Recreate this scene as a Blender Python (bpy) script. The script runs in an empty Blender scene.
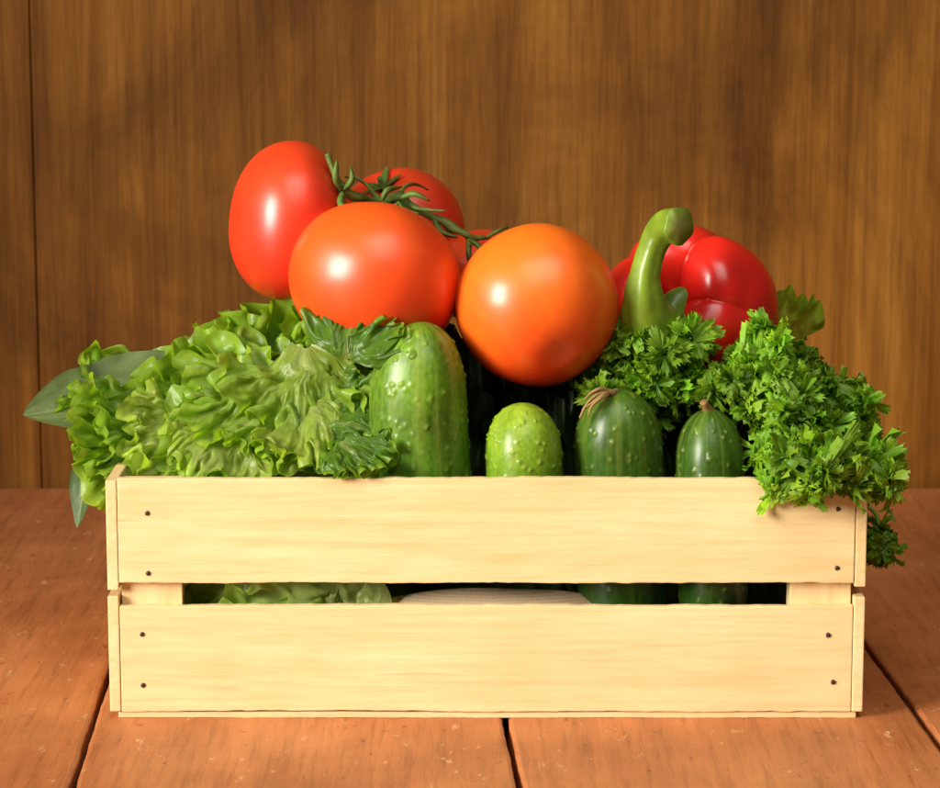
import bpy, bmesh, math, random
import numpy as np
from mathutils import Vector, Matrix, noise as mn
R_=math.radians
S=bpy.context.scene; COL=S.collection
rng=random.Random(7)
# ------------------------------------------------------------------ camera
TH=math.atan(454/2730); F=2730.0
CAM=Vector((-0.0082,-1.334,0.388))
def ray(px,py):
    return Vector((0,math.cos(TH),-math.sin(TH)))+Vector((1,0,0))*((px-470)/F)+Vector((0,math.sin(TH),math.cos(TH)))*((394-py)/F)
def P(px,py,Y):
    d=ray(px,py); return CAM+d*((Y-CAM.y)/d.y)
def G(px,py):
    d=ray(px,py); return CAM+d*(-CAM.z/d.z)
def SZ(px,Y): return px*((Y-CAM.y)/math.cos(TH))/F*0.985
cd=bpy.data.cameras.new('camera'); cam=bpy.data.objects.new('camera',cd); COL.objects.link(cam)
cam.location=CAM; cam.rotation_euler=(math.pi/2-TH,0,0)
cd.sensor_width=36; cd.lens=36*F/940; cd.clip_start=.05; cd.clip_end=50
cd.dof.use_dof=True; cd.dof.focus_distance=1.40; cd.dof.aperture_fstop=24
S.camera=cam
S.view_settings.view_transform='Standard'; S.view_settings.look='None'; S.view_settings.exposure=0
# ------------------------------------------------------------------ helpers
def rootloc(o):
    while o.parent: o=o.parent
    return o.location
def mesh(name,verts,faces,mat,parent=None,cols=None,smooth=True):
    v=np.asarray(verts,dtype=float)
    if parent is not None: v=v-np.array(rootloc(parent))[None,:]; loc=None
    else:
        loc=v.mean(axis=0); loc[2]=v[:,2].min(); v=v-loc[None,:]
    me=bpy.data.meshes.new(name)
    me.from_pydata([tuple(p) for p in v],[],[tuple(int(i) for i in f) for f in faces])
    if smooth: me.polygons.foreach_set('use_smooth',[True]*len(me.polygons))
    if cols is not None:
        a=me.color_attributes.new('Col','FLOAT_COLOR','POINT')
        c=np.ones((len(v),4)); c[:,:3]=np.asarray(cols); a.data.foreach_set('color',c.ravel())
    me.materials.append(mat); me.update()
    o=bpy.data.objects.new(name,me); COL.objects.link(o)
    if parent is not None: o.parent=parent
    else: o.location=loc
    return o
def thing(name,label,cat,loc,group=None):
    o=bpy.data.objects.new(name,None); COL.objects.link(o); o.empty_display_size=.02
    o.location=loc; o['label']=label; o['category']=cat
    if group: o['group']=group
    return o
def frame(axis,roll=0):
    a=Vector(axis).normalized()
    h=Vector((0,0,1)) if abs(a.z)<.9 else Vector((0,1,0))
    x=h.cross(a).normalized(); y=a.cross(x)
    c,s=math.cos(roll),math.sin(roll)
    return x*c+y*s, y*c-x*s, a
def revolve(center,axis,fn,nt,nphi,roll=0,t0=0,t1=math.pi):
    X,Y,Z=frame(axis,roll); c=Vector(center); vs=[]; uv=[]
    for i in range(nt+1):
        t=t0+(t1-t0)*i/nt
        for j in range(nphi):
            ph=2*math.pi*j/nphi
            r,z=fn(t,ph)
            vs.append(c+X*(r*math.cos(ph))+Y*(r*math.sin(ph))+Z*z); uv.append((t,ph))
    fs=[]
    for i in range(nt):
        for j in range(nphi):
            k=(j+1)%nphi
            fs.append((i*nphi+j,(i+1)*nphi+j,(i+1)*nphi+k,i*nphi+k))
    return vs,fs,uv
def catmull(pts,rad,n=8):
    out=[];ro=[]
    p=[pts[0]*2-pts[1]]+list(pts)+[pts[-1]*2-pts[-2]]; r=[rad[0]]+list(rad)+[rad[-1]]
    for i in range(1,len(p)-2):
        for k in range(n):
            t=k/n;t2=t*t;t3=t2*t
            out.append(.5*((2*p[i])+(p[i+1]-p[i-1])*t+(2*p[i-1]-5*p[i]+4*p[i+1]-p[i+2])*t2+(3*p[i]-p[i-1]-3*p[i+1]+p[i+2])*t3))
            ro.append(r[i]*(1-t)+r[i+1]*t)
    out.append(pts[-1]); ro.append(rad[-1])
    return out,ro
def tube(pts,rad,n=10,sm=6,lump=0,ridge=0):
    pts=[Vector(p) for p in pts]
    q,r=catmull(pts,rad,sm)
    vs=[];fs=[]
    T=(q[1]-q[0]).normalized(); X,Y,_=frame(T)
    for i,pt in enumerate(q):
        T2=(q[min(i+1,len(q)-1)]-q[max(i-1,0)]).normalized()
        X=(X-T2*X.dot(T2)).normalized(); Y=T2.cross(X)
        for j in range(n):
            a=2*math.pi*j/n
            k=1+lump*mn.noise(pt*180+Vector((math.cos(a),math.sin(a),0))*.8)+ridge*math.cos(5*a+i*.05)
            vs.append(pt+(X*math.cos(a)+Y*math.sin(a))*r[i]*k)
    for i in range(len(q)-1):
        for j in range(n):
            k=(j+1)%n; fs.append((i*n+j,i*n+k,(i+1)*n+k,(i+1)*n+j))
    b=len(vs); vs.append(q[0]); vs.append(q[-1]); m=(len(q)-1)*n
    for j in range(n):
        k=(j+1)%n; fs.append((b,k,j)); fs.append((b+1,m+j,m+k))
    return vs,fs
class Bag:
    def __init__(s): s.v=[];s.f=[];s.c=[]
    def add(s,v,f,c=None):
        o=len(s.v); s.v+=[tuple(p) for p in v]; s.f+=[tuple(i+o for i in q) for q in f]
        if c is not None: s.c+=[tuple(x) for x in (c if len(c)==len(v) else [c]*len(v))]
# ------------------------------------------------------------------ materials
def newmat(n):
    m=bpy.data.materials.new(n); m.use_nodes=True; nt=m.node_tree
    return m,nt,nt.nodes['Principled BSDF'],nt.nodes['Material Output']
def N(nt,t,**kw):
    n=nt.nodes.new(t)
    for k,v in kw.items(): setattr(n,k,v)
    return n
def noise_node(nt,scale,mapscale=None,detail=5,rough=.6,dist=0,coord='Object',offset=False):
    tc=N(nt,'ShaderNodeTexCoord'); mp=N(nt,'ShaderNodeMapping')
    nt.links.new(tc.outputs[coord],mp.inputs['Vector'])
    if mapscale: mp.inputs['Scale'].default_value=mapscale
    if offset:
        oi=N(nt,'ShaderNodeObjectInfo'); ml=N(nt,'ShaderNodeMath',operation='MULTIPLY'); ml.inputs[1].default_value=37
        cb=N(nt,'ShaderNodeCombineXYZ')
        nt.links.new(oi.outputs['Random'],ml.inputs[0])
        for k in range(3): nt.links.new(ml.outputs[0],cb.inputs[k])
        nt.links.new(cb.outputs[0],mp.inputs['Location'])
    ns=N(nt,'ShaderNodeTexNoise'); ns.inputs['Scale'].default_value=scale; ns.inputs['Detail'].default_value=detail
    ns.inputs['Roughness'].default_value=rough; ns.inputs['Distortion'].default_value=dist
    nt.links.new(mp.outputs[0],ns.inputs['Vector'])
    return ns
def ramp(nt,src,stops):
    r=N(nt,'ShaderNodeValToRGB'); e=r.color_ramp.elements
    while len(e)<len(stops): e.new(.5)
    for k,(p,c) in enumerate(stops): e[k].position=p; e[k].color=(c[0],c[1],c[2],1)
    nt.links.new(src,r.inputs['Fac']); return r
def mix(nt,fac,a,b,mode='MIX'):
    m=N(nt,'ShaderNodeMix',data_type='RGBA',blend_type=mode)
    if isinstance(fac,(int,float)): m.inputs[0].default_value=fac
    else: nt.links.new(fac,m.inputs[0])
    for i,x in ((6,a),(7,b)):
        if isinstance(x,tuple): m.inputs[i].default_value=(x[0],x[1],x[2],1)
        else: nt.links.new(x,m.inputs[i])
    return m.outputs[2]
def bump(nt,bs,h,strength,dist):
    b=N(nt,'ShaderNodeBump'); b.inputs['Strength'].default_value=strength; b.inputs['Distance'].default_value=dist
    nt.links.new(h,b.inputs['Height']); nt.links.new(b.outputs[0],bs.inputs['Normal'])
def leafmat(n,rough=.38,trans=.35,bscale=300,bst=.3,spec=.35):
    m,nt,bs,out=newmat(n)
    vc=N(nt,'ShaderNodeVertexColor',layer_name='Col')
    ns=noise_node(nt,bscale,detail=3)
    c=mix(nt,.35,vc.outputs[0],ramp(nt,ns.outputs['Fac'],[(.3,(.55,.55,.5)),(.7,(1.25,1.2,1.1))]).outputs[0],'MULTIPLY')
    nt.links.new(c,bs.inputs['Base Color']); bs.inputs['Roughness'].default_value=rough
    bs.inputs['Specular IOR Level'].default_value=spec
    bump(nt,bs,ns.outputs['Fac'],bst,.0008)
    tr=N(nt,'ShaderNodeBsdfTranslucent'); g=mix(nt,1.0,c,(1.5,1.6,.5),'MULTIPLY'); nt.links.new(g,tr.inputs['Color'])
    ms=N(nt,'ShaderNodeMixShader'); ms.inputs[0].default_value=trans
    nt.links.new(bs.outputs[0],ms.inputs[1]); nt.links.new(tr.outputs[0],ms.inputs[2]); nt.links.new(ms.outputs[0],out.inputs['Surface'])
    return m
def vcmat(n,rough=.3,spec=.5,coat=0,sss=0,nscale=None,nst=.2,coatr=.1,bst=.12):
    m,nt,bs,out=newmat(n)
    vc=N(nt,'ShaderNodeVertexColor',layer_name='Col')
    src=vc.outputs[0]
    if nscale:
        ns=noise_node(nt,nscale,detail=4)
        src=mix(nt,nst,src,ramp(nt,ns.outputs['Fac'],[(.3,(.5,.5,.5)),(.7,(1.3,1.3,1.3))]).outputs[0],'MULTIPLY')
        bump(nt,bs,ns.outputs['Fac'],bst,.0006)
    nt.links.new(src,bs.inputs['Base Color'])
    bs.inputs['Roughness'].default_value=rough; bs.inputs['Specular IOR Level'].default_value=spec
    bs.inputs['Coat Weight'].default_value=coat; bs.inputs['Coat Roughness'].default_value=coatr
    if sss:
        bs.inputs['Subsurface Weight'].default_value=sss; bs.inputs['Subsurface Radius'].default_value=(1,.35,.1); bs.inputs['Subsurface Scale'].default_value=.006
    return m
def wood_pale(n,ms):
    m,nt,bs,out=newmat(n)
    a=noise_node(nt,1,ms,6,.62,.9,offset=True)
    b=noise_node(nt,1,tuple(x*5 for x in ms),4,.7,0,offset=True)
    c=noise_node(nt,8,None,4,.55,0,offset=True)
    base=ramp(nt,a.outputs['Fac'],[(.28,(.77,.57,.285)),(.5,(.825,.635,.335)),(.72,(.865,.69,.39))]).outputs[0]
    fine=ramp(nt,b.outputs['Fac'],[(.33,(.80,.72,.58)),(.55,(1,1,1))]).outputs[0]
    col=mix(nt,.32,base,fine,'MULTIPLY')
    blot=ramp(nt,c.outputs['Fac'],[(.3,(.88,.82,.69)),(.65,(1.03,1.03,1.02))]).outputs[0]
    col=mix(nt,.8,col,blot,'MULTIPLY')
    # flame figure: growth rings cut at a slant, seen as long wavering contour lines
    f=noise_node(nt,1,tuple(x*.30 for x in ms),2,.5,.4,offset=True)
    mu=N(nt,'ShaderNodeMath',operation='MULTIPLY'); mu.inputs[1].default_value=14; nt.links.new(f.outputs['Fac'],mu.inputs[0])
    fr=N(nt,'ShaderNodeMath',operation='FRACT'); nt.links.new(mu.outputs[0],fr.inputs[0])
    fl=ramp(nt,fr.outputs[0],[(0,(.84,.72,.54)),(.22,(.97,.94,.88)),(.6,(1.02,1.02,1.0)),(1,(.90,.82,.68))]).outputs[0]
    col=mix(nt,.22,col,fl,'MULTIPLY')
    d=noise_node(nt,1,tuple(x*2.2 for x in ms),2,.5,1.5,offset=True)
    sp=ramp(nt,d.outputs['Fac'],[(.68,(1,1,1)),(.77,(.74,.57,.37))]).outputs[0]
    col=mix(nt,.4,col,sp,'MULTIPLY')
    nt.links.new(col,bs.inputs['Base Color']); bs.inputs['Roughness'].default_value=.55; bs.inputs['Specular IOR Level'].default_value=.3
    bump(nt,bs,b.outputs['Fac'],.3,.0006)
    return m
M_wx=wood_pale('pale pine along x',(5,60,90)); M_wy=wood_pale('pale pine along y',(60,5,90)); M_wz=wood_pale('pale pine along z',(60,60,5))
def flat(n,c,rough=.5,metal=0):
    m,nt,bs,out=newmat(n)
    ns=noise_node(nt,400,detail=3)
    nt.links.new(ramp(nt,ns.outputs['Fac'],[(.3,tuple(x*.7 for x in c)),(.7,tuple(x*1.2 for x in c))]).outputs[0],bs.inputs['Base Color'])
    bs.inputs['Roughness'].default_value=rough; bs.inputs['Metallic'].default_value=metal
    return m
M_nail=flat('rusty nail',(.06,.035,.022),.5,.3)
def table_mat():
    m,nt,bs,out=newmat('red brown painted planks')
    a=noise_node(nt,1,(40,4,40),6,.65,.3)
    b=noise_node(nt,7,None,5,.6,.2)
    c=noise_node(nt,1,(220,14,200),4,.7)
    base=ramp(nt,b.outputs['Fac'],[(.3,(.38,.118,.038)),(.5,(.52,.18,.059)),(.72,(.64,.25,.09))]).outputs[0]
    col=mix(nt,.6,base,ramp(nt,a.outputs['Fac'],[(.3,(.62,.56,.52)),(.65,(1.08,1.06,1.04))]).outputs[0],'MULTIPLY')
    col=mix(nt,.55,col,ramp(nt,c.outputs['Fac'],[(.3,(.50,.45,.40)),(.5,(1,1,1))]).outputs[0],'MULTIPLY')
    d=noise_node(nt,110,(1,.4,1),5,.75)
    sp=ramp(nt,d.outputs['Fac'],[(.62,(0,0,0)),(.70,(1,1,1))]).outputs[0]
    col=mix(nt,sp,col,(.68,.39,.20))
    e=noise_node(nt,160,(1,.6,1),3,.7,.5)
    dk=ramp(nt,e.outputs['Fac'],[(.28,(.45,.38,.32)),(.36,(1,1,1))]).outputs[0]
    col=mix(nt,.8,col,dk,'MULTIPLY')
    nt.links.new(col,bs.inputs['Base Color']); bs.inputs['Roughness'].default_value=.48; bs.inputs['Specular IOR Level'].default_value=.3
    bump(nt,bs,c.outputs['Fac'],.3,.001)
    return m
def wall_mat():
    m,nt,bs,out=newmat('stained brown wood')
    a=noise_node(nt,1,(20,6,1.4),8,.68,1.3)
    b=noise_node(nt,1,(230,20,7),5,.78,.4)
    c=noise_node(nt,4.5,(1,1,.8),7,.66,.5)
    e=noise_node(nt,1,(80,20,5),5,.75,1.1)
    base=ramp(nt,a.outputs['Fac'],[(.25,(.135,.045,.006)),(.45,(.235,.090,.011)),(.62,(.315,.130,.018)),(.8,(.42,.195,.036))]).outputs[0]
    col=mix(nt,.85,base,ramp(nt,c.outputs['Fac'],[(.34,(.40,.35,.31)),(.62,(1.2,1.2,1.2))]).outputs[0],'MULTIPLY')
    col=mix(nt,.38,col,ramp(nt,e.outputs['Fac'],[(.33,(.5,.45,.4)),(.6,(1.1,1.1,1.1))]).outputs[0],'MULTIPLY')
    col=mix(nt,.5,col,ramp(nt,b.outputs['Fac'],[(.33,(.42,.37,.32)),(.55,(1.08,1.08,1.08))]).outputs[0],'MULTIPLY')
    nt.links.new(col,bs.inputs['Base Color']); bs.inputs['Roughness'].default_value=.55; bs.inputs['Specular IOR Level'].default_value=.2
    bump(nt,bs,b.outputs['Fac'],.3,.001)
    return m
M_table=table_mat(); M_wall=wall_mat()
M_tom=vcmat('tomato skin',.38,.5,.25,.14,nscale=70,nst=.14,coatr=.22,bst=.06)
M_pep=vcmat('pepper skin',.28,.5,.3,.06,nscale=60,nst=.12,coatr=.2,bst=.10)
M_cuc=vcmat('cucumber skin',.34,.38,.0,0,nscale=260,nst=.35)
M_vine=vcmat('vine green',.5,.3,0,0,nscale=500,nst=.4)
M_stem=vcmat('pepper stem green',.36,.45,.1,0,nscale=260,nst=.3)
M_let=leafmat('lettuce leaf',.34,.50,230,.22,.42)
M_par=leafmat('parsley leaf',.42,.40,500,.2)
M_dark=leafmat('dark leaf',.5,.12,160,.25)
# ------------------------------------------------------------------ setting
def struct(o,label=None):
    o['kind']='structure'
    if label: o['label']=label
pts=[G(88,735),G(512,750),G(900,690)]
dx=-0.046
xs=[p.x-dx*p.y for p in pts]
wl=xs[1]-xs[0]; wr=xs[2]-xs[1]
seams=[xs[0]-wl*3,xs[0]-wl*2,xs[0]-wl]+xs+[xs[2]+wr,xs[2]+wr*2,xs[2]+wr*3]
bag=Bag(); Y0,Y1=-.75,.586
for i in range(len(seams)-1):
    g=.0016; x0=seams[i]+g; x1=seams[i+1]-g; ch=.0016
    prof=[(x0,-.02),(x0,-ch),(x0+ch*.4,-ch*.35),(x0+ch*1.3,0),(x1-ch*1.3,0),(x1-ch*.4,-ch*.35),(x1,-ch),(x1,-.02)]
    ny=160; vs=[];fs=[]
    for k in range(ny+1):
        y=Y0+(Y1-Y0)*k/ny
        for q,(x,z) in enumerate(prof):
            j=(mn.noise(Vector((x*9,y*22,i)))*.0009+mn.noise(Vector((x*9,y*90,i)))*.0006) if q not in (0,7) else 0
            vs.append((x+dx*y+j,y,z))
    n=len(prof)
    for k in range(ny):
        for q in range(n):
            r=(q+1)%n; fs.append((k*n+q,k*n+r,(k+1)*n+r,(k+1)*n+q))
    fs.append(tuple(range(n-1,-1,-1))); fs.append(tuple(ny*n+q for q in range(n)))
    bag.add(vs,fs)
xa,xb=seams[0],seams[-1]
bag.add([(xa,Y0,-.024),(xb,Y0,-.024),(xb,Y1,-.024),(xa,Y1,-.024)],[(0,1,2,3)])
o=mesh('table',bag.v,bag.f,M_table,smooth=False); struct(o,'red brown painted plank table top under the crate')
bag=Bag()
xw=P(37,300,.592).x
for (x0,x1,off) in ((-1.3,xw-.30,0),(xw-.299,xw-.0004,.0004),(xw+.0004,xw+.80,0),(xw+.801,1.3,.001)):
    y=.592+off; c=.0008
    vs=[(x0,y+c,-.03),(x0+c,y,-.03),(x1-c,y,-.03),(x1,y+c,-.03),(x1,y+.02,-.03),(x0,y+.02,-.03)]
    vs+=[(a,b,1.2) for a,b,_ in vs]
    fs=[(k,(k+1)%6,(k+1)%6+6,k+6) for k in range(6)]+[(5,4,3,2,1,0),(6,7,8,9,10,11)]
    bag.add(vs,fs)
o=mesh('wall',bag.v,bag.f,M_wall,smooth=False); struct(o,'brown stained wooden wall behind the crate')
# ------------------------------------------------------------------ crate
zt=P(486,478.5,0).z; za=P(486,583,0).z; zb=P(486,606,0).z; W=.19; TK=.0055; DEP=.25
crate=thing('wooden_crate','low pale pine crate with two slats on each side, filled with vegetables','crate',(0,DEP/2,0))
def slat(name,lo,hi,mat,ax,jit=.0005,parent=crate):
    bm=bmesh.new(); bmesh.ops.create_cube(bm,size=1)
    lo=Vector(lo);hi=Vector(hi); sz=hi-lo; c=(lo+hi)/2
    for v in bm.verts: v.co=Vector((v.co.x*sz.x,v.co.y*sz.y,v.co.z*sz.z))+c
    bmesh.ops.bevel(bm,geom=bm.edges[:],offset=.0006,segments=2,affect='EDGES',profile=.6)
    cuts=[e for e in bm.edges if abs((e.verts[0].co-e.verts[1].co)[ax])>sz[ax]*.8]
    bmesh.ops.subdivide_edges(bm,edges=cuts,cuts=110,use_grid_fill=True)
    s=rng.uniform(0,90)
    for v in bm.verts:
        d=v.co[ax]; edge=(v.co.z-c.z)/(sz.z/2)
        v.co.z+=mn.noise(Vector((d*16,s,edge)))*jit*1.6+mn.noise(Vector((d*120,s+5,edge)))*jit*.8+mn.noise(Vector((d*300,s+15,edge)))*jit*.4
        k=1-ax if ax<2 else 0
        if ax<2: v.co[k]+=mn.noise(Vector((d*7,s+9,0)))*jit
    bm.verts.ensure_lookup_table()
    vs=[v.co.copy() for v in bm.verts]; bm.verts.index_update(); fs=[[v.index for v in f.verts] for f in bm.faces]; bm.free()
    return mesh(name,vs,fs,mat,parent,smooth=False)
def nail(p,nrm,parent):
    def fn(t,ph):
        k=1+.25*mn.noise(Vector((math.cos(ph)*1.5,math.sin(ph)*1.5,p[0]*50)))
        return (.0012*k*min(1,math.sin(t)*1.5),.0006*math.cos(t))
    v,f,_=revolve(Vector(p),nrm,fn,6,12)
    mesh('nail',v,f,M_nail,parent)
xi=W-TK-.0003
zl=.0036
fu=slat('slat',(-xi,0,za),(xi,.005,zt),M_wx,0); fl=slat('slat',(-xi,0,zl),(xi,.005,zb),M_wx,0)
for o,l in ((fu,[(147,513),(148,573),(838,509),(837,568)]),(fl,[(142,634),(143,685),(828,635),(833,682)])):
    for px,py in l: nail(P(px,py,-.0002),(0,-1,0),o)
bu=slat('slat',(-xi,DEP-.005,za),(xi,DEP,zt),M_wx,0); bl=slat('slat',(-xi,DEP-.005,zl),(xi,DEP,zb),M_wx,0)
for o,zz in ((bu,(za+.012,zt-.012)),(bl,(zl+.012,zb-.012))):
    for z in zz:
        for x in (-.17,.17): nail((x,DEP+.0002,z),(0,1,0),o)
zs1=P(486,590,0).z; zs2=P(486,598,0).z
for sgn in (-1,1):
    x0,x1=sorted((sgn*W,sgn*(W-TK)))
    top=zt-.0012
    o1=slat('side_slat',(x0,-.0002,zs1+(.0 if sgn<0 else .0015)),(x1,DEP+.001,top),M_wy,1,.0003)
    o2=slat('side_slat',(x0,-.0002,zl),(x1,DEP+.001,zs2+(.001 if sgn<0 else .0005)),M_wy,1,.0003)
    for o,zz in ((o1,(zs1+.012,zt-.012)),(o2,(zl+.012,zs2-.012))):
        for z in zz:
            for y in (.014,DEP-.014): nail((sgn*(W+.0002),y,z),(sgn,0,0),o)
    for y0,y1 in ((.0054,.022),(DEP-.022,DEP-.0054)):
        a,b=sorted((sgn*(xi-.0006),sgn*(xi-.0312)))
        slat('corner_post',(a,y0,.0036),(b,y1,zt-.003),M_wz,2,.0002)
slat('floor_panel',(-W+.004,.0012,0),(W-.003,DEP,.0031),M_wx,0,.0002)
# ------------------------------------------------------------------ tomatoes
def tomato(center,axis,Rr,hr,ca,cb,label,seed,roll=0,sep=True,lob=.03,grad=.5,gdir=(-.35,-.2,.75),grp='ripe tomatoes piled on top of the crate'):
    c=Vector(center); a=Vector(axis).normalized()
    t=thing('tomato',label,'tomato',c-Vector((0,0,Rr*.9)),grp)
    def fn(tt,ph):
        r=Rr*math.sin(tt)**.93; z=Rr*hr*math.cos(tt)
        k=r/Rr
        L=math.cos(5*ph+seed)*.6+math.cos(3*ph+seed*2.1)*.4
        top=max(0,math.cos(tt))
        r*=1+lob*L*(.35+.65*top)
        z-=Rr*.20*math.exp(-(k/.26)**2)*(1 if tt<math.pi/2 else -.25)
        w=mn.noise(Vector((math.sin(tt)*math.cos(ph),math.sin(tt)*math.sin(ph),math.cos(tt)))*1.1+Vector((seed*3.3,0,0)))
        return r*(1+.03*w),z*(1+.03*w)
    v,f,uv=revolve(c,a,fn,72,120,roll)
    A=np.array(ca);B=np.array(cb); cols=[]
    for p,(tt,ph) in zip(v,uv):
        q=(p-c)/Rr
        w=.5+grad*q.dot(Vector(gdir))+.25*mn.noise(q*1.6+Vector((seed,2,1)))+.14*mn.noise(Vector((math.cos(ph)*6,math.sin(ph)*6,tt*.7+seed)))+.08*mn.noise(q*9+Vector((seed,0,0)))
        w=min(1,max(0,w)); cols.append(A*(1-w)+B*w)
    mesh('skin',v,f,M_tom,t,cols)
    pole=c+a*(Rr*hr-Rr*.17)
    if sep: calyx(pole,a,Rr*.5,t,seed)
    return t,pole
def calyx(p,a,L,parent,seed):
    X,Y,Z=frame(a,seed); b=Bag(); rr=random.Random(seed*17)
    n=5
    for k in range(n):
        ang=2*math.pi*k/n+rr.uniform(-.25,.25); d=X*math.cos(ang)+Y*math.sin(ang); s=Z.cross(d)
        ln=L*rr.uniform(.7,1.1); cur=rr.uniform(.5,1.3); tw=rr.uniform(-.5,.5)
        vs=[];fs=[];m=9
        for i in range(m+1):
            u=i/m; w=ln*.13*math.sin(math.pi*min(1,(u*.8+.2)))**.8*(1-u*.35)+.0002
            q=p+d*(ln*u*(1-.2*cur*u))+Z*(ln*(.16*math.sin(u*2)+.15*cur*u**3))+s*(ln*tw*u*u*.4)
            vs+=[q-s*w+Z*w*.5,q+Z*0,q+s*w+Z*w*.5]
        for i in range(m):
            for j in range(2): fs.append((i*3+j,i*3+j+1,(i+1)*3+j+1,(i+1)*3+j))
        g=rr.uniform(.8,1.2); b.add(vs,fs,[(.085*g,.15*g,.02*g)]*len(vs))
    v,f=tube([p-Z*.001,p+Z*L*.2,p+Z*L*.4],[L*.12,L*.08,L*.07],8,3); b.add(v,f,[(.10,.17,.022)]*len(v))
    o=mesh('calyx',b.v,b.f,M_vine,parent,b.c)
    sm=o.modifiers.new('thick','SOLIDIFY'); sm.thickness=.0006
red=(.64,.020,.008); org=(.84,.095,.008); org2=(.87,.165,.009)
tA,pA=tomato(P(288,221,.105),(.93,.20,-.12),SZ(80,.105),.73,red,(.74,.055,.010),'red tomato at the upper left of the pile, standing on its side',1.3,.4)
tB,pB=tomato(P(375,280,.07),(.22,.50,.84),SZ(88,.07),.87,(.74,.032,.007),org,'orange red tomato directly above the lettuce, left of the big round one',2.2,grad=.7)
tC,pC=tomato(P(537,305,.062),(-.30,.80,.52),SZ(83,.062),.95,(.80,.048,.006),org2,'big round orange tomato in the middle, above the smallest cucumber',3.1,lob=.02,grad=.8,gdir=(-.25,-.1,.85))
tD,pD=tomato(P(400,232,.165),(-.30,-.35,.85),SZ(66,.165),.95,red,(.68,.05,.01),'red tomato at the back, showing only its top behind the green vine',4.4)
tE,pE=tomato(P(484,277,.14),(.0,.6,.8),SZ(52,.14),.90,(.70,.035,.01),(.76,.065,.009),'orange tomato mostly hidden in the gap between the two front tomatoes',5.2)
vine=thing('tomato_vine','knobbly green tomato vine lying across the tops of the tomatoes','vine',P(400,210,.12))
b=Bag()
def vt(pl,rl,sub=5):
    v,f=tube([P(*p) for p in pl],[SZ(r*.78,.1) for r in rl],9,sub,.75)
    c=[]
    for p in v:
        g=.8+.6*mn.noise(Vector(p)*120); h=max(0,mn.noise(Vector(p)*70)+.1)
        c.append((.12*g+.12*h,.17*g+.05*h,.028*g+.012*h))
    b.add(v,f,c)
vt([(327,154,.085),(331,164,.085),(336,176,.085),(343,190,.085),(358,197,.09),(378,201,.095),(398,198,.10),(412,208,.10),(434,217,.10),(452,227,.10),(470,237,.095),(486,238,.10)],[2.5,3.2,3.5,6,6.5,5.2,8,5,4.5,6.8,4.6,2.4])
vt([(398,199,.10),(404,188,.11),(416,184,.12),(428,190,.125)],[4.5,3,2.2,1.2])
vt([(378,200,.095),(368,186,.11),(357,178,.11),(345,177,.11)],[4,3,2.5,1])
vt([(412,208,.10),(428,210,.09),(446,211,.085)],[4,2.5,1])
vt([(358,198,.09),(352,210,.085),(362,216,.08)],[4,2.8,1.2])
vt([(470,240,.095),(468,254,.09),(472,264,.09)],[4,3.4,2])
vt([(486,238,.10),(498,231,.10),(508,227,.105)],[2.6,2.0,1.2])
mesh('stem',b.v,b.f,M_vine,vine,b.c)
def sepal(p0,p1,p2,w):
    q,_=catmull([P(*p0),P(*p1),P(*p2)],[1,1,1],6); m=len(q); vs=[];fs=[]
    for i,pt in enumerate(q):
        T=(q[min(i+1,m-1)]-q[max(0,i-1)]).normalized(); s=T.cross(Vector((.2,-1,.3))).normalized(); u=i/(m-1)
        ww=SZ(w*.68,.1)*math.sin(math.pi*(.15+.85*u))**.7+.0002
        vs+=[pt-s*ww,pt+Vector((0,-.0010,.0005)),pt+s*ww]
    for i in range(m-1):
        for j in range(2): fs.append((i*3+j,i*3+j+1,(i+1)*3+j+1,(i+1)*3+j))
    o=mesh('sepal',vs,fs,M_vine,vine,[(.10,.165,.025)]*len(vs)); sm=o.modifiers.new('thick','SOLIDIFY'); sm.thickness=.0006
for a in [((343,190,.083),(336,178,.078),(337,160,.08),5),((343,192,.083),(341,204,.075),(352,212,.07),5),((343,190,.083),(352,180,.08),(350,166,.085),4),
          ((398,202,.095),(404,211,.09),(420,214,.085),5),((400,198,.095),(414,194,.09),(430,201,.09),4),((382,200,.09),(388,190,.09),(402,187,.1),4),((434,220,.095),(442,232,.09),(458,238,.088),4),((470,240,.09),(480,248,.085),(478,262,.08),4)]:
    sepal(*a)
# ------------------------------------------------------------------ bell pepper
pc=P(691,318,.125); pa=Vector((-.40,-.76,.40)).normalized(); PR=SZ(89,.125)
pep=thing('bell_pepper','shiny red bell pepper with thick green stem at the right of the pile','pepper',pc-Vector((0,0,PR)))
def pf(t,ph):
    l=abs(math.cos(2.5*ph-1.484))**.5
    s=math.sin(t); r=PR*(s**.60)*(.91+.10*l)*(1+.03*math.sin(ph+1.4))
    z=PR*.98*math.copysign(abs(math.cos(t))**.85,math.cos(t))
    top=max(0,math.cos(t))
    z*=1-.08*(1-l)*top
    k=r/PR
    z-=PR*.38*math.exp(-(k/.36)**2)*(1 if t<math.pi/2 else -.3)
    if t>math.pi/2: r*=1-.18*(abs(math.cos(t)))
    w=1+.035*mn.noise(Vector((math.sin(t)*math.cos(ph)*2.2,math.sin(t)*math.sin(ph)*2.2,math.cos(t)*2.2)))
    return r*w,z*w
v,f,uv=revolve(pc,pa,pf,90,200,0)
cols=[]
for p,(t,ph) in zip(v,uv):
    w=.5+.6*mn.noise((p-pc)*30)+.2*mn.noise((p-pc)*140); cols.append(np.clip(np.array((.66,.010,.007))*(1-w)+np.array((.78,.025,.010))*w,.003,1))
mesh('body',v,f,M_pep,pep,cols)
st=[(651,338,.080),(648,322,.064),(644,302,.056),(645,275,.053),(652,250,.053),(660,234,.052),(669,226,.048),(680,226,.042)]
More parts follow.
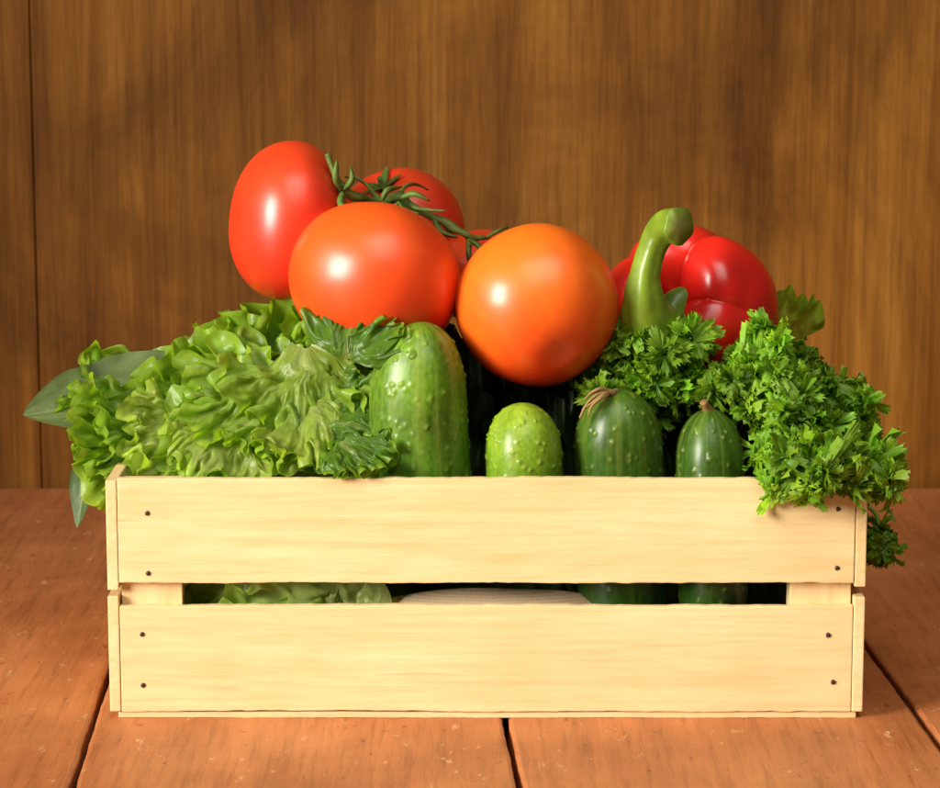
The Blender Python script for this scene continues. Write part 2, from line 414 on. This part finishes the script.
pv,pfs=tube([P(*p) for p in st],[SZ(r,.06) for r in (38,32,22,15,14,15.5,17.5,19)],40,8,.04,.05)
cols=[]
for p in pv:
    g=.9+.35*mn.noise(Vector((p[0]*160,p[1]*160,p[2]*25))); cols.append((.18*g,.275*g,.017*g))
cols[-1]=(.28,.26,.07)
so=mesh('stem',pv,pfs,M_stem,pep,cols)
pb=P(652,326,.070); X,Y,Z=frame(pa)
vs=[pb+Z*.004];fs=[]
n=48
for ring,(rr,zz) in enumerate(((.5,.0035),(.8,.001),(1.0,-.003))):
    for k in range(n):
        a=2*math.pi*k/n; r=SZ(43,.06)*rr*(1+.20*math.cos(6*a)*(rr>.7))
        vs.append(pb+(X*math.cos(a)+Y*math.sin(a))*r+Z*zz)
for k in range(n): fs.append((0,1+k,1+(k+1)%n))
for ring in range(2):
    for k in range(n):
        a=1+ring*n+k; c=1+ring*n+(k+1)%n; fs.append((a,a+n,c+n,c))
mesh('calyx',vs,fs,M_stem,pep,[(.14,.235,.018)]*len(vs))
# ------------------------------------------------------------------ cucumbers
def cucumber(bot,tip,Rr,dome,cb,ct,label,seed,nw=120,streak=1.0,pw=2.0):
    bot=Vector(bot);tip=Vector(tip); ax=(tip-bot); L=ax.length; ax.normalize()
    t=thing('cucumber',label,'cucumber',bot,'small cucumbers standing behind the front slats')
    X,Y,Z=frame(ax,0); nz,nphi=190,170
    rr=np.random.RandomState(seed)
    u=np.linspace(0,1,nz+1); u=.5-.5*np.cos(u*math.pi); z=u*L
    d=dome*Rr; d2=1.1*Rr
    prof=np.ones_like(z)
    m=z>L-d; prof[m]=np.clip(1-((z[m]-(L-d))/d)**pw,0,1)**(1/2.05)
    m=z<d2; prof[m]=np.sqrt(np.clip(1-((d2-z[m])/d2)**2,0,1))
    ph=np.arange(nphi)*2*math.pi/nphi
    r=Rr*prof[:,None]*(1+.018*np.cos(3*ph+seed)[None,:]+.012*np.cos(5*ph+2*seed)[None,:])
    zz=np.repeat(z[:,None],nphi,1)
    wart=np.zeros_like(r)
    for k in range(nw):
        wz=rr.uniform(.15,.99)*L; wp=rr.uniform(0,2*math.pi); wr=rr.uniform(.0006,.0011)
        dist2=(zz-wz)**2+((np.angle(np.exp(1j*(ph-wp)))[None,:])*np.maximum(r,.004))**2
        wart=np.maximum(wart,np.exp(-dist2/(wr*wr)))
    r2=r+wart*.0009*np.clip(prof[:,None]*1.5,0,1)
    bend=.03*L*np.sin(z/L*math.pi)
    cols=[];CB=np.array(cb);CT=np.array(ct);pale=np.array((.30,.38,.06))
    Xn,Yn,Zn=np.array(X),np.array(Y),np.array(Z)
    V=np.array(bot)[None,None,:]+Zn*zz[:,:,None]+Xn*(r2*np.cos(ph)[None,:]+bend[:,None]*math.cos(seed))[:,:,None]+Yn*(r2*np.sin(ph)[None,:]+bend[:,None]*math.sin(seed))[:,:,None]
    for i in range(nz+1):
        tu=z[i]/L
        for j in range(nphi):
            cx,sy=math.cos(ph[j]),math.sin(ph[j])
            s1=mn.noise(Vector((cx*5.5,sy*5.5,tu*1.2+seed))); s2=mn.noise(Vector((cx*1.6,sy*1.6,tu*5+seed*2))); s3=mn.noise(Vector((cx*16,sy*16,tu*40)))
            s4=mn.noise(Vector((cx*20,sy*20,tu*2+seed)))
            k=min(1,max(0,(tu-.35)/.65))**1.3
            c=CB*(1-k)+CT*k
            c=c*(1+.45*s2+.40*s3)
            st=(max(0,s1-.05)*1.2+max(0,s4-.12)*1.0)*(.2+.8*k); st=min(.55,st)*streak
            c=c*(1-st)+pale*.8*st
            wv=wart[i,j]; c=c*(1-.4*wv)+pale*.4*wv
            cols.append(np.clip(c,0.004,1))
    fs=[]
    for i in range(nz):
        for j in range(nphi):
            k=(j+1)%nphi; fs.append((i*nphi+j,i*nphi+k,(i+1)*nphi+k,(i+1)*nphi+j))
    mesh('skin',V.reshape(-1,3),fs,M_cuc,t,cols)
    return t,tip,ax
def cb_(px,py,Y,z):
    p=P(px,py,Y); p.z=z; return p
ca=cucumber(cb_(436,520,.036,.072),P(419,322,.036),SZ(50,.036),1.75,(.045,.125,.005),(.125,.245,.009),'largest and palest cucumber, standing tall beside the lettuce',3,260,.95,2.3)
cbb=cucumber(cb_(525,520,.030,.072),P(522,403,.030),SZ(39,.030),1.4,(.085,.185,.007),(.22,.35,.016),'small bright green cucumber below the big round orange tomato',5,120,.9,2.2)
cc=cucumber(cb_(628,600,.034,.006),P(618,389,.036),SZ(45.5,.034),1.35,(.020,.060,.004),(.045,.105,.006),'dark green cucumber with a dried curled flower on its tip',8,230,.45)
cdd=cucumber(cb_(716,600,.032,.006),P(709,409,.034),SZ(35,.032),1.5,(.019,.056,.004),(.038,.092,.006),'narrow dark green cucumber tucked under the parsley at the right',11,170,.45)
b=Bag()
def dry(pl,rl):
    v,f=tube([P(*p) for p in pl],[SZ(r*.6,.03) for r in rl],7,5,.6); b.add(v,f,[(.34,.21,.08)]*len(v))
dry([(614,393,.03),(604,392,.026),(594,397,.022),(586,405,.02),(580,418,.02)],[6,4,3.2,2.5,1.5])
dry([(612,393,.03),(600,389,.024),(590,394,.022),(584,400,.02)],[5,3,2.4,1])
dry([(608,394,.028),(600,399,.02),(592,406,.018),(588,416,.018)],[4,3.2,2.2,1])
dry([(618,391,.034),(606,393,.026),(596,400,.02),(582,410,.02)],[5,3.5,2.4,1.2])
mesh('dried_flower',b.v,b.f,vcmat('dry straw',.8,.2,nscale=600,nst=.5),cc[0],b.c)
v,f=tube([P(709,414,.034),P(706,407,.032),P(703,402,.03)],[SZ(7,.03),SZ(5,.03),SZ(4,.03)],10,5,.3)
mesh('stem_stub',v,f,M_vine,cdd[0],[(.24,.13,.04)]*len(v))
cz=P(490,634,.031)
v,f,uv=revolve(cz,(1,0,0),lambda t,ph:(math.sin(t)**.95,math.cos(t)),40,60)
vv=[]
for p in v:
    q=p-cz; w=1+.05*mn.noise(q*1.7)
    vv.append(cz+Vector((q.x*SZ(172,.036),q.y*.024,q.z*SZ(48,.036)))*w)
def burlap():
    m,nt,bs,out=newmat('beige woven cloth')
    tc=N(nt,'ShaderNodeTexCoord')
    ws=[]
    for d in ('X','Z'):
        w=N(nt,'ShaderNodeTexWave',bands_direction=d); w.inputs['Scale'].default_value=300; w.inputs['Distortion'].default_value=2.5
        nt.links.new(tc.outputs['Object'],w.inputs['Vector']); ws.append(w)
    mm=N(nt,'ShaderNodeMath',operation='MAXIMUM'); nt.links.new(ws[0].outputs['Fac'],mm.inputs[0]); nt.links.new(ws[1].outputs['Fac'],mm.inputs[1])
    nt.links.new(ramp(nt,mm.outputs[0],[(.2,(.52,.37,.21)),(.9,(.74,.55,.34))]).outputs[0],bs.inputs['Base Color'])
    bs.inputs['Roughness'].default_value=.9; bump(nt,bs,mm.outputs[0],.3,.0004)
    return m
o=mesh('cloth_bundle',vv,f,burlap()); o['label']='beige rounded cloth bundle seen through the gap between the front slats'; o['category']='cloth bundle'
# ------------------------------------------------------------------ leaves
def sst(a,b,x):
    t=min(1,max(0,(x-a)/(b-a))); return t*t*(3-2*t)
def nz2(x,y,s): return mn.noise(Vector((x,y,s)))
def keep_in(vs,ymin=.0085):
    for p in vs:
        if p[2]<zt+.001 and p[1]<ymin and p[0]>-.185: p[1]=ymin+.002*mn.noise(Vector(p)*200)
    return vs
# a leaf grown as a sheet whose margin is longer than its blade, so it buckles into ruffles by itself
def grow_leaf(Adeg,grow,seed,ns=34,na=200,iters=300,fq=4.0):
    A=R_(Adeg)
    s=np.linspace(.05,1,ns)**.8; th=np.linspace(-A,A,na); q=th/A
    env=np.array([1-.20*abs(x)**3+.12*nz2(x*3,seed*.9,5)+.08*nz2(x*9,seed,7)+.04*nz2(x*30,seed,9) for x in q])
    rho=s[:,None]*(1+(env[None,:]-1)*(s[:,None]**1.5))
    Z=np.array([[ .16*nz2(t*1.6,a*1.5,seed)*a+.16*nz2(t*fq+a*1.5,a*2.8,seed+9)*a**1.6+.06*nz2(t*fq*2.1-a*2,a*5,seed+19)*a**3 for t in th] for a in s])
    Pm=np.stack([rho*np.cos(th),rho*np.sin(th),Z],-1); P0=Pm.copy(); flatp=P0.copy(); flatp[...,2]=0
    R0=np.linalg.norm(flatp[1:]-flatp[:-1],axis=-1); C0=np.linalg.norm(flatp[:,1:]-flatp[:,:-1],axis=-1)
    gs=np.array([sst(.50,1,a)**1.5 for a in s]); gt=np.array([.45+1.3*abs(nz2(x*2.6+4,seed,2)) for x in .5*(q[1:]+q[:-1])])
    bl=np.array([[max(0,nz2(t*6,a*6,seed+30))*.65*sst(.1,.5,a) for t in th] for a in s])
    Gm=grow*gs[:,None]*gt[None,:]+bl[:,1:]
    Rg=R0*(1+.5*(bl[1:]+bl[:-1]))
    def proj(a,b,rest,k=1.0,oneside=False):
        d=b-a; l=np.linalg.norm(d,axis=-1)+1e-9; e=(l-rest)/l*.5*k
        if oneside: e=np.minimum(e,0)
        c=d*e[...,None]; a+=c; b-=c
    def hopc(C,h,f_,k_):
        cum=np.concatenate([np.zeros((ns,1)),np.cumsum(C,1)],1); Rst=(cum[:,h:]-cum[:,:-h])*f_
        for o_ in range(2*h):
            m_=len(range(o_,na-h,2*h))
            if m_: proj(Pm[:,o_::2*h][:,:m_],Pm[:,o_+h::2*h][:,:m_],Rst[:,o_::2*h][:,:m_],k_,True)
    for it in range(iters):
        f=min(1,it/(.7*iters)); C=C0*(1+Gm*f); R1=R0+(Rg-R0)*f; R2=R1[1:]+R1[:-1]
        for o_ in (0,1):
            n_=(na-o_)//2; proj(Pm[:,o_:o_+2*n_:2],Pm[:,o_+1:o_+2*n_:2],C[:,o_:o_+2*n_-1:2])
            n_=(ns-o_)//2; proj(Pm[o_:o_+2*n_:2],Pm[o_+1:o_+2*n_:2],R1[o_:o_+2*n_-1:2])
        c_=.5*(C[1:]+C[:-1]); r_=.5*(R1[:,1:]+R1[:,:-1]); D=np.hypot(c_,r_)
        for oi in (0,1):
            ni=(ns-oi)//2
            for oj in (0,1):
                nj=(na-oj)//2
                I0=slice(oi,oi+2*ni,2); I1=slice(oi+1,oi+2*ni,2); J0=slice(oj,oj+2*nj,2); J1=slice(oj+1,oj+2*nj,2)
                d_=D[oi:oi+2*ni-1:2,oj:oj+2*nj-1:2]
                proj(Pm[I0,J0],Pm[I1,J1],d_,.3); proj(Pm[I0,J1],Pm[I1,J0],d_,.3)
        hopc(C,2,.965,1.0); hopc(C,5,.80,.8)
        for o_ in range(4):
            m_=len(range(o_,ns-2,4)); proj(Pm[o_:o_+4*m_:4][:m_],Pm[o_+2::4][:m_],.955*R2[o_::4][:m_],.7,True)
        if it%2==0:
            lap=.25*(Pm[2:,1:-1]+Pm[:-2,1:-1]+Pm[1:-1,2:]+Pm[1:-1,:-2])-Pm[1:-1,1:-1]
            Pm[1:-1,1:-1]+=.10*lap
            Pm[-1,1:-1]+=.06*(.5*(Pm[-1,2:]+Pm[-1,:-2])-Pm[-1,1:-1])
        Pm[:3]=P0[:3]
    if not np.isfinite(Pm).all(): Pm=P0
    return Pm,s,q
TPL=[grow_leaf(62,2.0,3,fq=3.8),grow_leaf(56,2.3,11,fq=4.8),grow_leaf(66,1.8,23,fq=4.4),grow_leaf(60,2.2,31,fq=5.2)]
def ruffled(k,base,tip,nrm,bend,seed,cin,cout,mir=1,rib=.5,paleness=.25,thick=1.0,twist=0.0,warp=1.0,clamp=True,edge=.65):
    Pm,s,q=TPL[k]; base=Vector(base);tip=Vector(tip);d=tip-base;L=d.length;d.normalize()
    n=Vector(nrm); n=(n-d*n.dot(d)).normalized(); sd=d.cross(n)
    u=Pm[...,0].copy(); v=Pm[...,1]*mir; w=Pm[...,2]*thick
    ns,na=u.shape
    w=w-bend*u*np.abs(u)+twist*u*v
    u=u-.35*abs(bend)*u**3
    CI=np.array(cin);CO=np.array(cout);pale=np.array((.44,.49,.16)); tipc=np.array((.36,.52,.045)); cols=[]
    bl=np.zeros_like(u)
    for i in range(ns):
        si=s[i]; e2=sst(.82,1,si)
        for j in range(na):
            qa=q[j]
            bl[i,j]=.016*nz2(si*math.cos(qa)*9+seed,qa*si*9,1)+.012*nz2(si*22+seed,qa*si*24,4)
            main=math.exp(-(si*qa/(.05*(1.15-si)+.004))**2)*(1-si**2*.9)
            sec=max(0,math.cos(qa*14+1.6*nz2(si*4,seed,1))-.92)*8*(1-si)**.6*min(1,si*4)
            ww=min(1,max(0,(si-.15)/.75+.35*nz2(qa*4,si*5,seed)))
            c=CI*(1-ww)+CO*ww
            vv_=min(1,rib*(main+.4*sec)+paleness*(1-si)**3)
            c=c*(1-vv_)+pale*vv_
            c=c*(1-edge*e2)+tipc*edge*e2
            c=c*(1+.30*nz2(qa*7+seed,si*7,4)+.20*nz2(qa*25+seed,si*20,4))
            cols.append(c)
    w=w+bl*np.clip(s*3,0,1)[:,None]
    D,SD,NN=[np.array(t) for t in (d,sd,n)]
    V=(np.array(base)+L*(D*u[...,None]+SD*v[...,None]+NN*w[...,None])).reshape(-1,3)
    out=[]
    for p in V:
        p_=Vector(p)
        h=mn.noise_vector(p_*38+Vector((seed,0,0)))*.0060+mn.noise_vector(p_*110+Vector((0,seed,0)))*.0020
        out.append(list(p_+h*warp))
    if clamp: out=keep_in(out)
    fs=[(i*na+j,i*na+j+1,(i+1)*na+j+1,(i+1)*na+j) for i in range(ns-1) for j in range(na-1)]
    return out,fs,cols
def leaf(base,tip,nrm,A,frill,bend,seed,cin,cout,cup=.15,n1=3.2,n2=12,ns=44,na=240,rib=.9,blist=.04,paleness=.25,marg=.72):
    base=Vector(base);tip=Vector(tip);d=tip-base;L=d.length;d.normalize()
    n=Vector(nrm); n=(n-d*n.dot(d)).normalized(); sd=d.cross(n)
    rr=random.Random(seed); A=R_(A)
    p1,p2,p3=[rr.uniform(0,6.28) for _ in range(3)]
    T1=2*A/n1; T2=2*A/n2
    vs=[];cols=[];CI=np.array(cin);CO=np.array(cout)
    for i in range(ns+1):
        s=(i/ns)**.75
        e1=sst(.35,1,s); e2=sst(marg,1,s)
        for j in range(na+1):
            q=-1+2*j/na; a=q*A
            wob=nz2(q*2.5,seed*1.7,s*.6)
            f1=math.pi*n1*q+p1+2.0*wob+s*.8
            f2=math.pi*n2*q+p2+3.0*wob
            env=1-.16*abs(q)**3+.10*nz2(q*2.5,seed*.9,5)
            rho=L*s*env; lon=T2*e2
            off=L*frill*(.22*T1*e1*math.sin(f1)+.5*lon*math.sin(f2)); th=a
            off-=L*bend*s*s
            off+=L*(cup*s*math.sin(abs(a))**2)+L*blist*(nz2(a*5*s+seed,s*5,2)+.5*nz2(a*12*s+seed,s*12,7))*min(1,s*3)
            vs.append(list(base+d*(rho*math.cos(th))+sd*(rho*math.sin(th))+n*off))
            w=min(1,max(0,(s-.15)/.75+.35*nz2(q*4,s*5,seed)))
            cols.append((CI*(1-w)+CO*w)*(1+.25*nz2(q*7+seed,s*7,4)))
    m=na+1;fs=[]
    for i in range(ns):
        for j in range(na): fs.append((i*m+j,i*m+j+1,(i+1)*m+j+1,(i+1)*m+j))
    return keep_in(vs),fs,cols
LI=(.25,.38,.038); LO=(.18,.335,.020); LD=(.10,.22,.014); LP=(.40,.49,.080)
let=thing('lettuce','frilly light green lettuce head spilling over the left side of the crate','lettuce',P(300,485,.09))
rl=random.Random(33)
LV=[]
def row(tips,Y,cx,cy,ln,co,ks=(0,1,2,3),dY=.04,bend=(.0,.35),th=1.0,clamp=True,nz=(.3,.9)):
    for (x,y) in tips:
        vx,vy=cx-x,cy-y; l=math.hypot(vx,vy)
        bx=x+vx/l*ln; by=y+vy/l*ln
        LV.append((rl.choice(ks),(bx,by,Y+dY),(x,y,Y),(rl.uniform(-.35,.15),-1,rl.uniform(*nz)),rl.uniform(*bend),co,rl.choice((-1,1)),th,rl.uniform(-.35,.35),clamp))
row([(240,325),(304,314)],.105,300,480,125,LO)
row([(180,362),(128,398)],.105,300,480,100,LO)
row([(66,424),(98,402)],.080,300,440,76,LO)
row([(208,362),(284,330)],.078,300,470,120,LO)
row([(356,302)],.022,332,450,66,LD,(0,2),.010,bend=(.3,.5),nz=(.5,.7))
row([(140,408),(236,366),(322,348)],.055,300,490,120,LO,dY=.05,nz=(.6,1.1))
row([(84,434),(104,442)],.040,310,440,66,LO)
row([(190,408),(270,380)],.034,300,510,115,LO,dY=.045,nz=(.6,1.2),bend=(.1,.4))
row([(334,384)],.034,300,510,90,LO,dY=.045,nz=(.7,1.5),bend=(.1,.5))
row([(136,450)],.022,300,425,84,LP,(0,2),.04,nz=(.5,1.0))
row([(218,436),(296,424)],.020,300,390,84,LI,(0,2,3),.045,nz=(.6,1.3),bend=(.1,.4))
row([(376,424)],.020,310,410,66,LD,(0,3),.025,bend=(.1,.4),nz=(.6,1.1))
row([(185,462),(335,456)],.014,300,390,66,LP,(1,3),.035,nz=(.6,1.3),bend=(.1,.5))
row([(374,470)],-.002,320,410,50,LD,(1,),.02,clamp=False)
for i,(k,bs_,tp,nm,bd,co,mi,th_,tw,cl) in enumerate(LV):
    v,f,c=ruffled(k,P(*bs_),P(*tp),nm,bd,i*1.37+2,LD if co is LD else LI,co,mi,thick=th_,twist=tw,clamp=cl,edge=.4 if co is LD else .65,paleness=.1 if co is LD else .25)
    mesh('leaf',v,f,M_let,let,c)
for k,(b0,t0,sd_,tp) in enumerate((((385,625,.022),(240,575,.012),41.3,2),((300,560,.030),(182,612,.016),44.3,1),((390,560,.028),(300,612,.012),47.1,0))):
    v,f,c=ruffled(tp,P(*b0),P(*t0),(0,-1,.35),.0,sd_,(.56,.62,.24),((.36,.52,.09),(.14,.27,.028),(.40,.54,.11))[k],rib=1.0,paleness=.6,thick=.6)
    mesh('leaf',v,f,M_let,let,c)
v,f,c=leaf(P(772,356,.165),P(800,296,.150),(.1,-1,.3),36,1.2,.05,55.2,(.40,.52,.09),(.34,.52,.05),n2=8,marg=.6)
o=mesh('lettuce_leaf',v,f,M_let,None,c); o['label']='single light green lettuce leaf poking up behind the red pepper'; o['category']='lettuce leaf'
gr=thing('shade_filler_leaves','dark filler leaves added deep in the crate to stand in for shade behind the four cucumbers','filler_leaves',(0.06,.14,.02))  # added leaves that hide the back boards and darken the crate interior
rg=random.Random(5)
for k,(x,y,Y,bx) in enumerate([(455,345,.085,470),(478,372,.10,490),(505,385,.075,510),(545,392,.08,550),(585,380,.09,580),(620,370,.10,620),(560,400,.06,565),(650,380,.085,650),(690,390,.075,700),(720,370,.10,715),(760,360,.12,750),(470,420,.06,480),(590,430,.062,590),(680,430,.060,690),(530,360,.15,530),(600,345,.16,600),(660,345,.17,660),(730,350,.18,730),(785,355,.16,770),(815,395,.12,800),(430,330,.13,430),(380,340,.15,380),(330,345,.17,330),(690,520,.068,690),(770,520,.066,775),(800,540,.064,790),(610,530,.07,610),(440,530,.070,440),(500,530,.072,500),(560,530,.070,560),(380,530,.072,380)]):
    lo=y>500; ci,co=((.05,.095,.014),(.04,.085,.012)) if lo else ((.018,.036,.006),(.014,.032,.005))  # upper leaves coloured nearly black in place of shade between the cucumbers
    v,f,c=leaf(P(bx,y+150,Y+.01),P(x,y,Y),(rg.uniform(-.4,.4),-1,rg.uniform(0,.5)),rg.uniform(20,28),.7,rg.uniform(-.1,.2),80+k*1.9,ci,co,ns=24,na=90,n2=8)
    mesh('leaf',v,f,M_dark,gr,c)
def blade(pl,hw,nrm,seed,cin,cout,wav=.1):
    q,_=catmull([P(*p) for p in pl],[1]*len(pl),12); m=len(q); vs=[];cs=[];fs=[]; nv=24
    n0=Vector(nrm).normalized(); CI=np.array(cin);CO=np.array(cout)
    for i,pt in enumerate(q):
        u=i/(m-1); T=(q[min(i+1,m-1)]-q[max(0,i-1)]).normalized(); s=T.cross(n0).normalized(); n=s.cross(T)
        w=hw*(math.sin(math.pi*min(1,.25+.75*u)**1.15)**.75+.005)
        for j in range(nv+1):
            t=-1+2*j/nv
            off=w*(.22*t*t+wav*math.sin(u*13+seed+t*2)*abs(t)**2+.06*nz2(t*3,u*8,seed))
            if abs(t)<.09: off-=w*.03
            vs.append(pt+s*(t*w*(1+.05*nz2(u*14,seed,t)))+n*off)
            v=math.exp(-(t/.07)**2)*.7+.35*max(0,math.cos((u*16-abs(t)*2.4)*math.pi)-.88)*8*(1-abs(t))
            c=CI*(1-abs(t))+CO*abs(t); v=min(1,v); cs.append((c*(1-v)+np.array((.26,.31,.13))*v)*(1+.25*nz2(t*4,u*9,seed)))
    for i in range(m-1):
        for j in range(nv): a=i*(nv+1)+j; fs.append((a,a+1,a+nv+2,a+nv+1))
    return vs,fs,cs
DI=(.13,.18,.055); DO=(.11,.165,.048)
v,f,c=blade([(240,418,.12),(168,403,.11),(95,404,.095),(23,415,.08)],SZ(58,.1),(0,-.85,1),1.2,DI,DO,.06)
o=mesh('cabbage_leaf',v,f,M_dark,None,c); o['label']='smooth dark green leaf pointing left beyond the lettuce'; o['category']='leaf'
v,f,c=blade([(128,436,.075),(104,454,.065),(86,482,.058),(77,528,.055)],SZ(21,.06),(-.6,-1,.3),3.2,(.07,.12,.035),(.055,.10,.028))
o=mesh('cabbage_leaf',v,f,M_dark,None,c); o['label']='small dark leaf hanging down outside the left end of the crate'; o['category']='leaf'
# ------------------------------------------------------------------ parsley
UU=np.array((0,.3,.58,.82,1.0))[:,None]; TT=np.linspace(-1,1,7)[None,:]; NR=5
def leaflet(pos,d,n,r,rr,curl=.3,g0=1.0,nf=7,wid=.24,back=.5):
    """one finely cut leaf: narrow toothed lobes fanning from its stalk, tips rolled back into a rounded tuft"""
    d=d.normalized(); n=(n-d*n.dot(d))
    n=n.normalized() if n.length>1e-4 else frame(d)[0]
    s=d.cross(n); g=rr.uniform(.8,1.25)*g0; y=rr.uniform(.85,1.25)
    D,NN,SS,PP=[np.array(x) for x in (d,n,s,pos)]
    VV=[];FF=[];CC=[]
    for k in range(nf):
        a=-1.75+3.5*k/(nf-1)+rr.uniform(-.15,.15)
        ln=r*(1-.22*abs(a)/1.75)*rr.uniform(.8,1.15); tilt=rr.gauss(.25,.4)*curl; cu=rr.gauss(-back,.7)*curl; w0=r*wid*rr.uniform(.8,1.25); cp=rr.gauss(-.3,.8)
        df=D*math.cos(a)+SS*math.sin(a); sf=-D*math.sin(a)+SS*math.cos(a)
        w=w0*(.16+1.05*UU**1.2-.30*UU**6)
        lon=ln*UU*(1-.30*abs(cu)*UU)+(UU>.9)*ln*.13*np.cos(3*math.pi*TT+.3)-(UU>.9)*ln*.18*TT**2
        off=ln*(tilt*UU+cu*UU**2)+cp*w*TT**2+w*.45*rr.uniform(-1,1)*TT+w*.25*np.sin(TT*5+rr.uniform(0,6))*UU
        V=PP+df*lon[...,None]+sf*(w*TT)[...,None]+NN*off[...,None]
        b0=len(VV)*7*NR
        VV.append(V.reshape(-1,3))
        FF+=[(b0+i*7+j,b0+i*7+j+1,b0+(i+1)*7+j+1,b0+(i+1)*7+j) for i in range(NR-1) for j in range(6)]
        inner=np.array((.09,.225,.012)); outer=np.array((.24,.45,.026))
        uu=np.repeat(UU,7,1)[...,None]
        c=(inner*(1-uu)+outer*uu)*g*rr.uniform(.85,1.15); c[...,0]*=y
        CC.append(c.reshape(-1,3))
    return np.concatenate(VV),FF,np.concatenate(CC)
def sprig(fol,stm,center,Rm,base,seed,nb=16,size=.011,curl=.3,nl=8,nf=7,wid=.24,back=.5,tone=1.0,bias=Vector((-.1,-.6,.35))):
    rr=random.Random(seed); center=Vector(center); base=Vector(base)
    mid=(center+base)/2+Vector((rr.uniform(-.006,.006),.004,.004))
    v,f=tube([base,mid,center],[.0014,.0012,.0009],7,6); stm.add(v,f,[(.16,.28,.03)]*len(v))
    dirs=[]
    for k in range(nb):
        best=None
        for _ in range(14):
            u=Vector((rr.gauss(0,1),rr.gauss(0,1),rr.gauss(0,1))).normalized()+bias*rr.uniform(.3,1.2)
            if u.length<.2: continue
            u.normalize()
            dd=min([(u-w).length for w in dirs],default=9)
            if best is None or dd>best[0]: best=(dd,u)
        u=best[1]; dirs.append(u)
        e=center+u*Rm*rr.uniform(.6,1.22)
        v,f=tube([center,(center+e)/2+Vector((0,0,.001)),e],[.0010,.0009,.0008],5,3); stm.add(v,f,[(.22,.36,.03)]*len(v))
        X,Y,Z=frame(u,rr.uniform(0,6)); g0=rr.uniform(.7,1.25)*tone
        for q in range(nl):
            a=q*2.4+rr.uniform(-.3,.3); el=rr.uniform(-.15,1.0)
            w=(X*math.cos(a)+Y*math.sin(a))*math.cos(el)+u*math.sin(el)
            nn=u*1.0-w*.3+Vector((rr.gauss(0,.2),rr.gauss(0,.2),rr.gauss(0,.2)))
            fol.add(*leaflet(e+w*size*.2,w,nn,size*rr.uniform(.75,1.2),rr,curl,g0,nf,wid,back))
def parsley(label,items,loc,seed,size,curl,category='parsley',nb=16,nl=8,nf=7,wid=.24,back=.5,tone=1.0):
    t=thing('parsley_bunch',label,category,loc)
    for i,(px,py,Y,r,bx,by,bY) in enumerate(items):
        fol=Bag();stm=Bag()
        sprig(fol,stm,P(px,py,Y),SZ(r,Y),P(bx,by,bY),seed+i*13,nb=max(2,int(nb*(r/30)**1.5)),size=size,curl=curl,nl=nl,nf=nf,wid=wid,back=back,tone=tone)
        s=mesh('foliage',fol.v,fol.f,M_par,t,fol.c)
        mesh('stem',stm.v,stm.f,M_vine,s,stm.c)
parsley('curly green parsley bunch hanging over the right end of the crate',[
 (746,386,.045,28,770,470,.07),(764,360,.06,26,775,470,.07),(796,376,.07,26,790,470,.08),(816,404,.065,22,800,470,.08),
 (784,406,.035,28,780,480,.06),(836,412,.06,26,820,480,.07),(816,444,.04,28,810,480,.06),(780,446,.02,20,790,485,.05),
 (786,468,-.004,24,800,465,.04),(822,466,-.004,22,815,465,.04),(850,476,-.002,14,830,455,.04),(866,478,.0,10,840,462,.03),(842,442,.04,22,830,470,.06),(856,424,.055,13,840,460,.06),(884,484,.0,6,850,468,.02),(806,486,-.009,8,800,462,.01),(880,458,.02,6,850,460,.04)],
 P(800,480,.06),100,.0092,1.05,nb=9,nl=9,wid=.28,back=.75)
parsley('flatter leaved parsley sprig between the orange tomato and the pepper stem',[
 (630,364,.062,26,660,470,.07),(654,348,.058,25,670,470,.07),(684,344,.068,19,690,470,.08),(654,386,.06,26,680,470,.07),(610,386,.058,16,650,470,.07),(682,376,.07,18,700,470,.08)],
 P(665,470,.07),500,.0120,.45,nb=8,nl=5,nf=7,wid=.25,back=.3)
parsley('small parsley tuft hanging low outside the right end of the crate',[(878,550,.10,12,858,500,.11),(882,534,.105,6,862,500,.11)],P(875,545,.10),900,.0085,.6,nb=16,nl=6,tone=.7)
# ------------------------------------------------------------------ light
w=bpy.data.worlds.new('World'); S.world=w; w.use_nodes=True
bg=w.node_tree.nodes['Background']; bg.inputs['Color'].default_value=(1,.88,.74,1); bg.inputs['Strength'].default_value=.07
def area(name,loc,tgt,sx,sy,e,c,spread=180):
    l=bpy.data.lights.new(name,'AREA'); l.shape='RECTANGLE'; l.size=sx; l.size_y=sy; l.energy=e; l.color=c; l.spread=R_(spread)
    o=bpy.data.objects.new(name,l); COL.objects.link(o); o.location=loc
    o.rotation_euler=(Vector(tgt)-Vector(loc)).to_track_quat('-Z','Y').to_euler(); return o
area('key_lamp',(-1.40,-.95,.72),(.20,.10,.20),.65,.95,7.4,(1,.95,.87),51)
area('top_lamp',(.10,-.85,1.45),(-.02,-.10,.05),1.2,1.2,4.2,(1,.95,.86),80)
